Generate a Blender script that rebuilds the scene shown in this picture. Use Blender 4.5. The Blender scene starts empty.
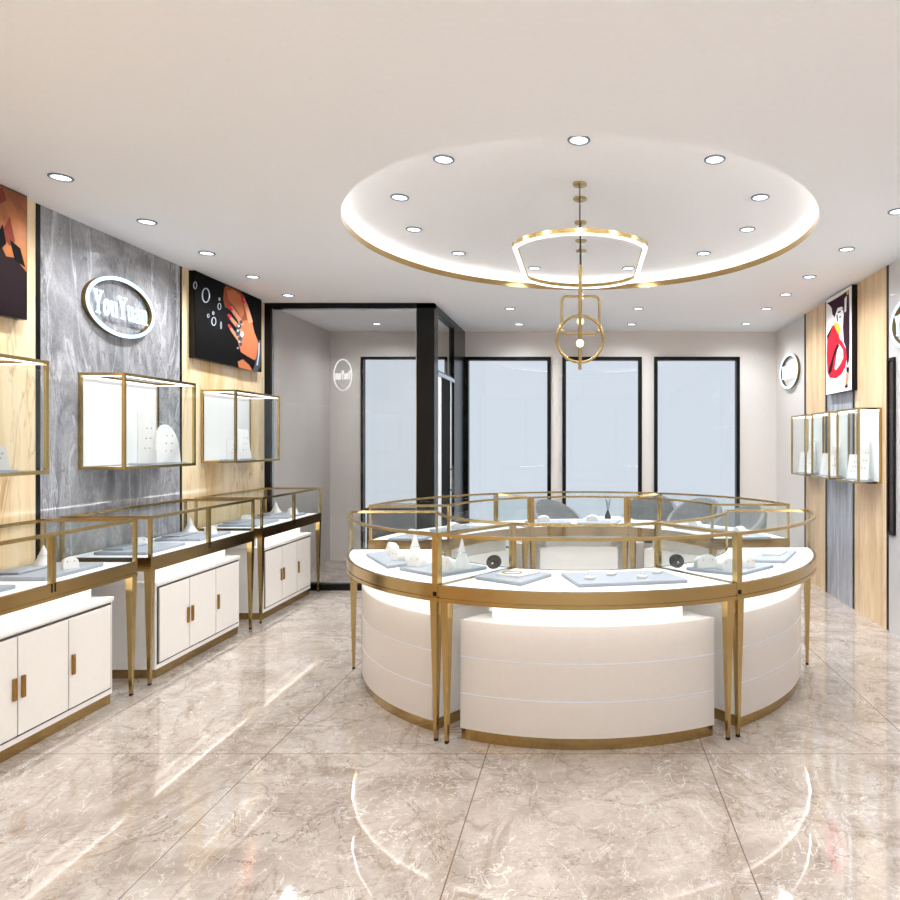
import bpy, math, random
from math import sin, cos, pi, radians as R, sqrt
random.seed(7)
S = bpy.context.scene
COL = S.collection
F = 673.0; HC = 1.45; H = 2.826          # focal length in pixels, eye height, ceiling height
XL, XR, YB = -3.15, 2.36, 8.31           # left wall, right wall, back wall
YF = -2.2                                # wall behind the viewer

# ---------------------------------------------------------------- materials
def newmat(name):
    m = bpy.data.materials.new(name); m.use_nodes = True
    nt = m.node_tree
    return m, nt, nt.nodes['Principled BSDF']
def setc(sock, c): sock.default_value = (c[0], c[1], c[2], 1)
def s2l(c):
    o = []
    for v in c:
        v /= 255.0
        o.append(v/12.92 if v <= .04045 else ((v+.055)/1.055)**2.4)
    return o
def flat(name, rgb, rough=.5, metal=0, ior=1.45, coat=0, bump=0, bscale=40):
    m, nt, b = newmat(name)
    c = s2l(rgb)
    N = nt.nodes; L = nt.links
    tc = N.new('ShaderNodeTexCoord'); nz = N.new('ShaderNodeTexNoise')
    nz.inputs['Scale'].default_value = bscale
    L.new(tc.outputs['Object'], nz.inputs['Vector'])
    mx = N.new('ShaderNodeMix'); mx.data_type = 'RGBA'
    L.new(nz.outputs['Fac'], mx.inputs['Factor'])
    mx.inputs[6].default_value = (c[0]*.97, c[1]*.97, c[2]*.97, 1)
    mx.inputs[7].default_value = (min(1, c[0]*1.03), min(1, c[1]*1.03), min(1, c[2]*1.03), 1)
    L.new(mx.outputs[2], b.inputs['Base Color'])
    b.inputs['Roughness'].default_value = rough
    b.inputs['Metallic'].default_value = metal
    b.inputs['IOR'].default_value = ior
    b.inputs['Coat Weight'].default_value = coat
    b.inputs['Coat Roughness'].default_value = .05
    if bump:
        bp = N.new('ShaderNodeBump'); bp.inputs['Strength'].default_value = bump
        L.new(nz.outputs['Fac'], bp.inputs['Height']); L.new(bp.outputs[0], b.inputs['Normal'])
    return m
def emit(name, rgb, st):
    m, nt, b = newmat(name)
    setc(b.inputs['Base Color'], (.05, .05, .05))
    setc(b.inputs['Emission Color'], rgb); b.inputs['Emission Strength'].default_value = st
    return m
def brass(name, rgb, rough=.24):
    m, nt, b = newmat(name); N = nt.nodes; L = nt.links
    c = s2l(rgb)
    tc = N.new('ShaderNodeTexCoord'); mp = N.new('ShaderNodeMapping'); nz = N.new('ShaderNodeTexNoise')
    mp.inputs['Scale'].default_value = (3, 3, 90)
    nz.inputs['Scale'].default_value = 6; nz.inputs['Detail'].default_value = 5
    L.new(tc.outputs['Object'], mp.inputs[0]); L.new(mp.outputs[0], nz.inputs['Vector'])
    mx = N.new('ShaderNodeMix'); mx.data_type = 'RGBA'
    mx.inputs[6].default_value = (c[0]*.88, c[1]*.87, c[2]*.84, 1)
    mx.inputs[7].default_value = (min(1, c[0]*1.08), c[1]*1.08, c[2]*1.08, 1)
    L.new(nz.outputs['Fac'], mx.inputs['Factor']); L.new(mx.outputs[2], b.inputs['Base Color'])
    b.inputs['Metallic'].default_value = 1; b.inputs['Roughness'].default_value = rough
    return m
def glassmat(name, tint=(.97, .985, .985), k=1.0):
    m, nt, b = newmat(name); N = nt.nodes; L = nt.links
    N.remove(b)
    out = N['Material Output']
    tr = N.new('ShaderNodeBsdfTransparent'); setc(tr.inputs[0], tint)
    gl = N.new('ShaderNodeBsdfGlossy'); gl.inputs['Roughness'].default_value = .0
    fr = N.new('ShaderNodeLayerWeight'); fr.inputs['Blend'].default_value = .5
    pw = N.new('ShaderNodeMath'); pw.operation = 'POWER'; pw.inputs[1].default_value = 5
    L.new(fr.outputs['Facing'], pw.inputs[0])
    mu = N.new('ShaderNodeMath'); mu.operation = 'MULTIPLY_ADD'; mu.inputs[1].default_value = .16*k
    mu.inputs[2].default_value = .02*k; mu.use_clamp = True
    L.new(pw.outputs[0], mu.inputs[0])
    mx = N.new('ShaderNodeMixShader')
    L.new(mu.outputs[0], mx.inputs[0]); L.new(tr.outputs[0], mx.inputs[1]); L.new(gl.outputs[0], mx.inputs[2])
    L.new(mx.outputs[0], out.inputs['Surface'])
    return m
def ramp(N, stops):
    r = N.new('ShaderNodeValToRGB')
    el = r.color_ramp.elements
    el[0].position = stops[0][0]; el[0].color = (*s2l(stops[0][1]), 1)
    el[1].position = stops[-1][0]; el[1].color = (*s2l(stops[-1][1]), 1)
    for p, c in stops[1:-1]:
        e = el.new(p); e.color = (*s2l(c), 1)
    return r
def stone(name, stops, scale, mapscale, rot=(0, 0, 0), dist=1.5, detail=8, rough=.12, veins=None, ior=1.5):
    m, nt, b = newmat(name); N = nt.nodes; L = nt.links
    tc = N.new('ShaderNodeTexCoord'); mp = N.new('ShaderNodeMapping')
    mp.inputs['Scale'].default_value = mapscale; mp.inputs['Rotation'].default_value = rot
    L.new(tc.outputs['Object'], mp.inputs[0])
    nz = N.new('ShaderNodeTexNoise'); nz.inputs['Scale'].default_value = scale
    nz.inputs['Detail'].default_value = detail; nz.inputs['Distortion'].default_value = dist
    nz.inputs['Roughness'].default_value = .6
    L.new(mp.outputs[0], nz.inputs['Vector'])
    r = ramp(N, stops); L.new(nz.outputs['Fac'], r.inputs[0])
    col = r.outputs[0]
    for (vs, vscale, lo, hi, vc, amt, vd) in (veins or []):
        mp2 = N.new('ShaderNodeMapping'); mp2.inputs['Scale'].default_value = vscale
        mp2.inputs['Rotation'].default_value = rot; mp2.inputs['Location'].default_value = (vs*3.1, vs, vs*1.7)
        L.new(tc.outputs['Object'], mp2.inputs[0])
        n2 = N.new('ShaderNodeTexNoise'); n2.inputs['Scale'].default_value = vs
        n2.inputs['Detail'].default_value = 6; n2.inputs['Distortion'].default_value = vd
        n2.inputs['Roughness'].default_value = .55
        L.new(mp2.outputs[0], n2.inputs['Vector'])
        a = N.new('ShaderNodeMath'); a.operation = 'SUBTRACT'; a.inputs[1].default_value = .5
        L.new(n2.outputs['Fac'], a.inputs[0])
        ab = N.new('ShaderNodeMath'); ab.operation = 'ABSOLUTE'; L.new(a.outputs[0], ab.inputs[0])
        mr = N.new('ShaderNodeMapRange'); mr.inputs[1].default_value = lo; mr.inputs[2].default_value = hi
        mr.inputs[3].default_value = amt; mr.inputs[4].default_value = 0
        L.new(ab.outputs[0], mr.inputs[0])
        mx = N.new('ShaderNodeMix'); mx.data_type = 'RGBA'
        L.new(mr.outputs[0], mx.inputs['Factor']); L.new(col, mx.inputs[6])
        mx.inputs[7].default_value = (*s2l(vc), 1)
        col = mx.outputs[2]
    L.new(col, b.inputs['Base Color'])
    b.inputs['Roughness'].default_value = rough; b.inputs['IOR'].default_value = ior
    return m, nt, b, col

M = {}
M['ceiling'] = flat('ceiling_paint', (251, 251, 253), .85)
M['paint'] = flat('warm_grey_paint', (226, 220, 215), .35)
M['booth_paint'] = flat('booth_grey_paint', (214, 208, 203), .5)
M['black'] = flat('black_metal', (10, 9, 9), .25, ior=1.35)
M['darkgap'] = flat('dark_gap', (60, 52, 44), .6)
M['gold'] = brass('brushed_brass', (192, 165, 112), .24)
M['gold2'] = brass('fascia_brass', (180, 152, 102), .2)
M['handle'] = brass('handle_brass', (176, 134, 74), .3)
M['white'] = flat('white_lacquer', (243, 240, 236), .25)
M['deck'] = flat('white_deck', (250, 250, 250), .35)
M['cream'] = flat('cream_lacquer', (216, 208, 200), .22)
M['boardtrim'] = flat('pale_metal_trim', (232, 238, 248), .3)
M['doorblack'] = flat('matte_black_door', (10, 9, 9), .7, ior=1.2)
M['door'] = flat('door_lacquer', (240, 234, 226), .2)
M['tray'] = flat('pale_blue_grey_leather', (156, 160, 168), .5, bump=.05, bscale=300)
M['prop'] = flat('white_leather', (226, 224, 221), .5)
M['card'] = flat('white_card', (240, 240, 238), .55)
M['jewel'] = brass('jewel_gold', (225, 180, 100), .15)
M['silver'] = flat('silver_metal', (200, 205, 215), .15, metal=1)
M['glass'] = glassmat('clear_glass', (.975, .985, .985), .9)
M['glass_dim'] = glassmat('partition_glass', (.965, .96, .955), .9)
M['led'] = emit('led_white', (1, .96, .90), 14)
M['led_case'] = emit('led_case_white', (1, .99, .97), 3.2)
M['led_under'] = emit('led_under_counter', (1, .97, .93), 3.2)
M['cove_led'] = emit('cove_led', (1, .95, .89), 9)
M['downlight'] = emit('downlight_lens', (.9, .96, 1), 3)
M['ringled'] = emit('ring_led', (1, .97, .92), 1.8)
M['bulb'] = emit('bulb_glow', (1, .88, .55), 2.5)
M['sign'] = emit('sign_glow', (.62, .84, 1), 1.7)
M['letters'] = emit('letter_glow', (.7, .88, 1), 1.5)
M['signside'] = brass('dark_brass', (130, 108, 66), .3)
M['signreflect'] = emit('reflected_sign_glow', (1, 1, 1), 1.0)  # glow standing in for a sign's reflection
M['signdim'] = flat('white_vinyl', (238, 238, 238), .5)
M['marblegap'] = flat('marble_gap', (70, 62, 55), .6)
M['chair'] = flat('grey_fabric', (120, 122, 124), .8, bump=.2, bscale=200)
M['chairdark'] = flat('dark_grey_fabric', (66, 68, 72), .8)
M['brown'] = flat('dark_brown_veneer', (62, 46, 42), .25)
M['chrome'] = flat('chrome_trim', (190, 196, 205), .12, metal=1)
M['blackvelvet'] = flat('black_velvet', (22, 22, 24), .7)
M['cable'] = flat('dark_cable', (50, 48, 46), .5)
M['ceramic'] = flat('black_ceramic', (25, 25, 27), .25)
M['trim'] = flat('downlight_rim', (120, 128, 142), .4)
M['yellow'] = stone('yellow_travertine', [(.28, (208, 160, 104)), (.42, (236, 202, 150)), (.56, (248, 226, 188)), (.72, (242, 210, 162)), (.85, (220, 176, 122))],
    1.5, (1, 1.6, .32), (R(24), 0, 0), .7, 9, .10,
    [(2.2, (1, 1.8, .22), .0, .012, (178, 128, 78), .55, .7), (4.0, (1, 2, .25), .0, .02, (205, 165, 112), .4, .6)])[0]
M['grey'] = stone('grey_wave_marble', [(.25, (100, 100, 104)), (.40, (138, 138, 141)), (.52, (172, 171, 173)), (.64, (132, 131, 135)), (.80, (104, 103, 108))],
    1.3, (1, 1.4, .42), (R(-8), 0, 0), 2.6, 10, .06,
    [(1.1, (1, 1.6, .34), .0, .014, (206, 206, 209), .8, 2.4), (1.8, (1, 1.5, .4), .0, .010, (84, 82, 88), .6, 2.2), (3.4, (1, 1.5, .4), .0, .012, (192, 192, 196), .5, 1.8), (30, (1, 1.3, .7), .0, .05, (112, 110, 116), .35, .6)])[0]
M['wood'] = stone('pale_wood_grain', [(.25, (196, 160, 116)), (.45, (220, 190, 149)), (.62, (234, 209, 172)), (.8, (214, 182, 140))],
    4.0, (1, 1.6, .16), (R(4), 0, 0), .8, 9, .3,
    [(6, (1, 2, .14), .0, .03, (182, 138, 90), .45, .8)])[0]
M['greywood'] = stone('grey_wood_stone', [(.25, (120, 122, 130)), (.5, (165, 167, 174)), (.75, (190, 192, 198))],
    6, (1, 2.5, .2), (0, 0, 0), .6, 9, .25, [(14, (1, 2.5, .15), .0, .04, (110, 112, 122), .5, .5)])[0]
def floor_mat():
    m, nt, b, col = stone('polished_marble_floor', [(.25, (140, 126, 116)), (.42, (164, 151, 140)), (.58, (184, 172, 162)), (.78, (162, 148, 137))],
        1.7, (1, 1, 1), (0, 0, R(35)), 1.8, 12, .04,
        [(1.0, (1, 1.5, 1), .0, .005, (90, 76, 66), .7, 2.2), (1.1, (1.5, 1, 1), .0, .02, (128, 110, 96), .55, 1.5),
         (2.0, (1.3, 1, 1), .0, .006, (228, 222, 215), .75, 2.0), (8, (1, 1, 1), .0, .02, (210, 202, 194), .45, 1.6),
         (6.3, (1, 1.6, 1), .0, .008, (106, 92, 80), .5, 1.2), (14, (1, 1, 1), .0, .03, (158, 144, 132), .45, 1.0)], 1.9)
    N = nt.nodes; L = nt.links
    tc = N.new('ShaderNodeTexCoord'); mp = N.new('ShaderNodeMapping')
    mp.inputs['Location'].default_value = (.46, -3.14, 0)
    L.new(tc.outputs['Object'], mp.inputs[0])
    br = N.new('ShaderNodeTexBrick'); br.offset = 0; br.offset_frequency = 1; br.squash = 1
    br.inputs['Scale'].default_value = 1; br.inputs['Mortar Size'].default_value = .0024
    br.inputs['Mortar Smooth'].default_value = 0; br.inputs['Brick Width'].default_value = 1.022
    br.inputs['Row Height'].default_value = 2.044
    L.new(mp.outputs[0], br.inputs['Vector'])
    mx = N.new('ShaderNodeMix'); mx.data_type = 'RGBA'
    L.new(br.outputs['Fac'], mx.inputs['Factor']); L.new(col, mx.inputs[6])
    mx.inputs[7].default_value = (*s2l((112, 92, 78)), 1)
    L.new(mx.outputs[2], b.inputs['Base Color'])
    return m
M['floor'] = floor_mat()
M['mirrorwall'] = flat('glossy_white_panel', (205, 203, 204), .04, ior=2.6)

# ---------------------------------------------------------------- mesh builder
class MB:
    def __init__(s): s.v = []; s.f = []
    def add(s, vs, fs):
        n = len(s.v); s.v += [tuple(p) for p in vs]; s.f += [tuple(i+n for i in f) for f in fs]; return s
    def box(s, x0, x1, y0, y1, z0, z1):
        x0, x1 = min(x0, x1), max(x0, x1); y0, y1 = min(y0, y1), max(y0, y1); z0, z1 = min(z0, z1), max(z0, z1)
        return s.add([(x0,y0,z0),(x1,y0,z0),(x1,y1,z0),(x0,y1,z0),(x0,y0,z1),(x1,y0,z1),(x1,y1,z1),(x0,y1,z1)],
            [(0,3,2,1),(4,5,6,7),(0,1,5,4),(1,2,6,5),(2,3,7,6),(3,0,4,7)])
    def frust(s, c0, w0, c1, w1, a=0):
        """square frustum from bottom centre c0 (half width w0) to top centre c1"""
        vs = []
        for c, w in ((c0, w0), (c1, w1)):
            for sx, sy in ((-1,-1),(1,-1),(1,1),(-1,1)):
                dx, dy = sx*w, sy*w
                vs.append((c[0]+dx*cos(a)-dy*sin(a), c[1]+dx*sin(a)+dy*cos(a), c[2]))
        return s.add(vs, [(0,3,2,1),(4,5,6,7),(0,1,5,4),(1,2,6,5),(2,3,7,6),(3,0,4,7)])
    def prism(s, poly, z0, z1, top=None):
        """poly = [(x,y)...] ccw; vertical extrusion; top = optional smaller polygon"""
        n = len(poly); top = top or poly
        vs = [(x, y, z0) for x, y in poly] + [(x, y, z1) for x, y in top]
        fs = [tuple(reversed(range(n))), tuple(range(n, 2*n))]
        fs += [(i, (i+1) % n, n+(i+1) % n, n+i) for i in range(n)]
        return s.add(vs, fs)
    def loft(s, A, B, caps=True):
        n = len(A)
        fs = [(i, (i+1) % n, n+(i+1) % n, n+i) for i in range(n)]
        if caps: fs += [tuple(reversed(range(n))), tuple(range(n, 2*n))]
        return s.add(list(A)+list(B), fs)
    def lathe(s, prof, c=(0, 0, 0), n=32, ex=1, ey=1):
        """prof = [(r,z)...] closed or open"""
        vs = []
        for r, z in prof:
            for k in range(n):
                a = 2*pi*k/n; vs.append((c[0]+r*cos(a)*ex, c[1]+r*sin(a)*ey, c[2]+z))
        fs = []
        for j in range(len(prof)-1):
            for k in range(n):
                fs.append((j*n+k, j*n+(k+1) % n, (j+1)*n+(k+1) % n, (j+1)*n+k))
        if prof[0][0] > 1e-6: pass
        s.add(vs, fs)
        m = len(s.v)-len(vs)
        if prof[0] != prof[-1]:
            s.f.append(tuple(m+k for k in reversed(range(n)))); s.f.append(tuple(m+(len(prof)-1)*n+k for k in range(n)))
        return s
    def tube(s, pts, r, n=10, closed=False):
        from mathutils import Vector
        P = [Vector(p) for p in pts]; m = len(P); rings = []
        up = None
        for i in range(m):
            if closed: t = (P[(i+1) % m]-P[i-1]).normalized()
            else: t = (P[min(i+1, m-1)]-P[max(i-1, 0)]).normalized()
            if up is None:
                up = Vector((0, 0, 1)) if abs(t.z) < .9 else Vector((1, 0, 0))
            u = (up-t*up.dot(t)).normalized(); w = t.cross(u); up = u
            rr = r[i] if isinstance(r, (list, tuple)) else r
            rings.append([P[i]+(u*cos(2*pi*k/n)+w*sin(2*pi*k/n))*rr for k in range(n)])
        vs = [tuple(p) for g in rings for p in g]; fs = []
        for i in range(m if closed else m-1):
            j = (i+1) % m
            for k in range(n): fs.append((i*n+k, i*n+(k+1) % n, j*n+(k+1) % n, j*n+k))
        if not closed: fs += [tuple(reversed(range(n))), tuple((m-1)*n+k for k in range(n))]
        return s.add(vs, fs)
    def build(s, name, mat, parent=None, org=(0, 0, 0), smooth=None, bevel=0):
        me = bpy.data.meshes.new(name)
        if smooth is None: smooth = True
        me.from_pydata([(x-org[0], y-org[1], z-org[2]) for x, y, z in s.v], [], s.f)
        me.materials.append(mat)
        import bmesh
        bm = bmesh.new(); bm.from_mesh(me); bmesh.ops.recalc_face_normals(bm, faces=bm.faces); bm.to_mesh(me); bm.free()
        if smooth:
            me.polygons.foreach_set('use_smooth', [True]*len(me.polygons)); me.set_sharp_from_angle(angle=R(32))
        o = bpy.data.objects.new(name, me); COL.objects.link(o)
        if parent is not None: o.parent = parent
        else: o.location = org
        if bevel:
            bv = o.modifiers.new('bevel', 'BEVEL'); bv.width = bevel; bv.segments = 2; bv.limit_method = 'ANGLE'
        return o
def thing(name, loc, label, cat, group=None, rz=0):
    o = bpy.data.objects.new(name, None); COL.objects.link(o); o.location = loc; o.rotation_euler.z = rz
    o.empty_display_size = .1
    o['label'] = label; o['category'] = cat
    if group: o['group'] = group
    return o
def tag(o, label, cat, group=None):
    o['label'] = label; o['category'] = cat
    if group: o['group'] = group
    return o
def struct(o): o['kind'] = 'structure'; return o
def copy_tree(o, parent=None):
    c = o.copy(); COL.objects.link(c)
    if parent is not None: c.parent = parent
    for ch in list(o.children): copy_tree(ch, c)
    return c

# ---------------------------------------------------------------- room shell
struct(MB().box(XL-.1, XR+.1, YF-.1, YB+.2, -.1, 0).build('floor', M['floor'], smooth=False))
CX, CY, CR = -.03, 4.535, 1.518
ZR = 2.938
def ceil_mesh():
    m = MB(); n = 96; vs = []; fs = []
    x0, x1, y0, y1 = XL-.1, XR+.1, YF-.1, YB+.2
    def edge(a):
        dx, dy = cos(a), sin(a); t = 1e9
        if dx > 1e-9: t = min(t, (x1-CX)/dx)
        if dx < -1e-9: t = min(t, (x0-CX)/dx)
        if dy > 1e-9: t = min(t, (y1-CY)/dy)
        if dy < -1e-9: t = min(t, (y0-CY)/dy)
        return (CX+dx*t, CY+dy*t, H)
    angs = sorted([2*pi*k/n for k in range(n)] + [math.atan2(y-CY, x-CX) % (2*pi) for x in (x0, x1) for y in (y0, y1)])
    q = len(angs)
    for a in angs:
        vs.append((CX+CR*cos(a), CY+CR*sin(a), H)); vs.append(edge(a))
    for i in range(q):
        j = (i+1) % q
        fs.append((2*i, 2*i+1, 2*j+1, 2*j))
    m.add(vs, fs)
    # recess: trough behind the lip, outer cove wall, raised disc
    ro = CR+.15
    m.lathe([(CR+.012, H+.012), (ro, H+.012), (ro, ZR), (.001, ZR), (.001, ZR+.05), (ro+.05, ZR+.05), (ro+.05, H+.002), (CR+.012, H+.002), (CR+.012, H+.012)], (CX, CY, 0), 96)
    return m
struct(ceil_mesh().build('ceiling', M['ceiling']))
struct(MB().lathe([(CR+.0005, H+.0008), (CR+.0119, H+.0008), (CR+.0119, H+.046), (CR+.0005, H+.046), (CR+.0005, H+.0008)], (CX, CY, 0), 96).build('trim_1', M['gold2']))
cv = MB().lathe([(CR+.138, H+.040), (CR+.146, H+.040), (CR+.146, H+.075), (CR+.138, H+.075), (CR+.138, H+.040)], (CX, CY, 0), 96).build('cove_light_strip', M['cove_led'])
tag(cv, 'glowing white light strip hidden behind the gold rim of the round ceiling recess', 'light strip')

# ---- walls
struct(MB().box(XL-.12, XL, YF, 6.60, 0, H+.2).build('wall_left', M['yellow'], smooth=False))
struct(MB().box(XL-.12, XL, 6.60, YB+.1, 0, H+.2).build('wall_left', M['booth_paint'], smooth=False))
struct(MB().box(XL, XL+.002, 3.89, 5.228, 0, H).build('wall_left', M['grey'], smooth=False))
struct(MB().box(XR, XR+.12, YF, YB+.1, 0, H+.2).build('wall_right', M['paint'], smooth=False))
struct(MB().box(XL-.12, XL+.2, YF-.12, YF, 0, H+.2).box(XR-.2, XR+.12, YF-.12, YF, 0, H+.2).box(XL+.2, XR-.2, YF-.12, YF, 2.7, H+.2).box(XL+.2, XR-.2, YF-.12, YF, 0, .08).build('wall_front', M['paint'], smooth=False))
sf = MB().box(XL+.2, XR-.2, YF-.08, YF-.03, 2.66, 2.7).box(XL+.2, XR-.2, YF-.08, YF-.03, .08, .12)  # unseen glazed shop front, added to let daylight brighten the ceiling
for i in range(5):
    xx = XL+.2+(XR-XL-.44)*i/4; sf.box(xx, xx+.04, YF-.08, YF-.03, .12, 2.66)
sf = struct(sf.build('window_7', M['black'], smooth=False))
MB().box(XL+.2, XR-.2, YF-.06, YF-.052, .12, 2.66).build('window_pane', M['glass'], sf, smooth=False)
k = 2
for y0, y1 in ((3.858, 3.89), (5.228, 5.256)):
    struct(MB().box(XL, XL+.003, y0, y1, 0, H).build('trim_%d' % k, M['black'], smooth=False)); k += 1
# right wall cladding
WX = XR-.012
for y0, y1, mt in ((6.57, 7.15, 'wood'), (5.90, 6.52, 'greywood'), (5.235, 5.86, 'wood')):
    struct(MB().box(WX, XR, y0, y1, 0, H).build('wall_right', M[mt], smooth=False))
for y0, y1 in ((7.15, 7.20), (6.52, 6.57), (5.86, 5.90), (5.20, 5.235)):
    struct(MB().box(WX-.003, XR, y0, y1, 0, H).build('trim_%d' % k, M['black'], smooth=False)); k += 1
struct(MB().box(WX, XR, YF, 5.20, 0, H).build('wall_right', M['mirrorwall'], smooth=False))

# back wall with four openings
WIN = [(-2.76, -1.70), (-1.48, -.42), (-.28, .70), (.85, 1.907)]
ZW0, ZW1 = .12, 2.512
b = MB(); xs = [XL-.1] + [x for w in WIN for x in w] + [XR+.1]
for i in range(0, len(xs), 2): b.box(xs[i], xs[i+1], YB, YB+.12, 0, H+.2)
for x0, x1 in WIN:
    b.box(x0, x1, YB, YB+.12, 0, ZW0); b.box(x0, x1, YB, YB+.12, ZW1, H+.2)
struct(b.build('wall_back', M['paint'], smooth=False))
def frame_xz(x0, x1, z0, z1, y0, y1, t, tb=None):
    tb = t if tb is None else tb
    return MB().box(x0, x0+t, y0, y1, z0, z1).box(x1-t, x1, y0, y1, z0, z1).box(x0+t, x1-t, y0, y1, z1-t, z1).box(x0+t, x1-t, y0, y1, z0, z0+tb)
for i, (x0, x1) in enumerate(WIN):
    t = .045 if i else .03
    w = struct(frame_xz(x0, x1, ZW0, ZW1, YB-.03, YB+.06, t).build('window_%d' % (i+1), M['black'], smooth=False))
    MB().box(x0+t, x1-t, YB+.02, YB+.028, ZW0+t, ZW1-t).build('window_pane', M['glass'], w, smooth=False)

# ---------------------------------------------------------------- glass booth at the back left
BY, BX = 6.61, -1.48
g = MB().box(XL+.001, XL+.06, BY, BY+.08, 0, H).box(XL+.06, BX, BY, BY+.08, H-.05, H).box(XL+.06, -1.655, BY, BY+.08, 0, .065)
struct(g.build('trim_%d' % k, M['black'], smooth=False)); k += 1
struct(MB().box(-1.655, BX, BY, BY+.14, 0, H).build('column_trim', M['black'], smooth=False)).name = 'trim_%d' % k; k += 1
w = struct(frame_xz(XL+.06, -1.655, .065, H-.05, BY+.02, BY+.05, .012).build('window_5', M['chrome'], smooth=False))
MB().box(XL+.072, -1.667, BY+.03, BY+.038, .077, H-.062).build('window_pane', M['glass_dim'], w, smooth=False)
# side of the booth: transom pane, header, door, rear black panel
struct(MB().box(BX-.06, BX, BY+.14, YB, H-.07, H).box(BX-.06, BX, 7.62, YB, 0, H-.07).box(BX-.06, BX, BY+.14, BY+.17, 0, H-.07).build('trim_%d' % k, M['black'], smooth=False)); k += 1
w = struct(MB().box(BX-.05, BX+.004, BY+.17, 7.62, 2.13, 2.17).build('trim_%d' % k, M['chrome'], smooth=False)); k += 1
w = struct(MB().box(BX-.045, BX-.01, BY+.17, 7.62, 2.17, 2.19).box(BX-.045, BX-.01, BY+.17, 7.62, H-.09, H-.07).build('window_6', M['black'], smooth=False))
MB().box(BX-.03, BX-.022, BY+.17, 7.62, 2.19, H-.09).build('window_pane', M['glass_dim'], w, smooth=False)
d = struct(MB().box(BX-.045, BX-.005, 6.95, 7.42, .02, 2.13).build('door_1', M['doorblack'], smooth=False))
MB().box(BX-.045, BX-.003, 6.79, 6.95, .02, 2.13).box(BX-.045, BX-.003, 7.42, 7.47, .02, 2.13).build('door_edge', M['white'], d, smooth=False)
MB().box(BX-.04, BX-.01, 7.47, 7.61, .02, 2.13).build('door_side_panel', M['doorblack'], d, smooth=False)
MB().tube([(BX+.03, 7.36, .9), (BX+.03, 7.36, 1.2)], .01).box(BX-.005, BX+.03, 7.352, 7.368, .93, .945).box(BX-.005, BX+.03, 7.352, 7.368, 1.155, 1.17).build('door_handle', M['chrome'], d)

# ---------------------------------------------------------------- lettering (slab serif glyphs)
def arc(cx, cy, rx, ry, a0, a1, n=14): return [(cx+rx*cos(R(a0+(a1-a0)*i/n)), cy+ry*sin(R(a0+(a1-a0)*i/n))) for i in range(n+1)]
def stroke(pts, w):
    """quads following pts with width w (list of quads)"""
    out = []
    nn = []
    for i in range(len(pts)):
        a = pts[max(i-1, 0)]; c = pts[min(i+1, len(pts)-1)]
        dx, dy = c[0]-a[0], c[1]-a[1]; l = math.hypot(dx, dy) or 1
        ww = w[i] if isinstance(w, list) else w
        nn.append((-dy/l*ww/2, dx/l*ww/2))
    for i in range(len(pts)-1):
        p, q = pts[i], pts[i+1]; a, c = nn[i], nn[i+1]
        out.append([(p[0]+a[0], p[1]+a[1]), (p[0]-a[0], p[1]-a[1]), (q[0]-c[0], q[1]-c[1]), (q[0]+c[0], q[1]+c[1])])
    return out
def rect(x0, x1, y0, y1): return [[(x0, y0), (x1, y0), (x1, y1), (x0, y1)]]
GL = {
 'Y': (.86, rect(.0, .34, .93, 1) + rect(.54, .86, .93, 1) + stroke([(.16, .95), (.43, .45)], .17) + stroke([(.72, .95), (.43, .45)], .10) + rect(.35, .51, .0, .5) + rect(.24, .62, 0, .07)),
 'o': (.60, stroke(arc(.30, .34, .22, .30, 0, 360, 24), .13)),
 'u': (.72, rect(.02, .24, .61, .68) + rect(.10, .24, .2, .68) + stroke(arc(.32, .22, .15, .17, 180, 300, 8), .12) + rect(.48, .62, .0, .68) + rect(.40, .62, .61, .68) + rect(.48, .72, .0, .07)),
 'a': (.62, stroke(arc(.25, .19, .17, .15, 40, 330, 14), .12) + rect(.40, .54, .0, .48) + stroke(arc(.29, .47, .18, .16, 0, 165, 10), .11) + rect(.40, .62, .0, .06)),
 'n': (.74, rect(.02, .24, .61, .68) + rect(.10, .24, .0, .68) + rect(.02, .34, 0, .07) + stroke(arc(.40, .46, .15, .17, 150, 0, 8), .12) + rect(.48, .62, .0, .48) + rect(.42, .72, 0, .07)),
}
def word(text):
    x = 0; qs = []
    for ch in text:
        w, q = GL[ch]
        qs += [[(px+x, py) for px, py in p] for p in q]; x += w+.03
    return x-.03, qs
def place_word(text, width, height, fn, depth):
    """fn(u, v, d) -> world point; u,v centred"""
    w, qs = word(text); m = MB()
    for p in qs:
        A = [fn((x/w-.5)*width, (y-.5)*height, 0) for x, y in p]
        B = [fn((x/w-.5)*width, (y-.5)*height, depth) for x, y in p]
        m.loft(A, B)
    return m
def oval_band(fn, rx, ry, t, d0, d1, n=64):
    m = MB(); vs = []
    for kx in range(n):
        a = 2*pi*kx/n
        for (q, d) in ((0, d0), (0, d1), (t, d1), (t, d0)):
            vs.append(fn((rx-q)*cos(a), (ry-q)*sin(a), d))
    fs = []
    for kx in range(n):
        j = (kx+1) % n
        for c in range(4): fs.append((kx*4+c, kx*4+(c+1) % 4, j*4+(c+1) % 4, j*4+c))
    return m.add(vs, fs)
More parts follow.
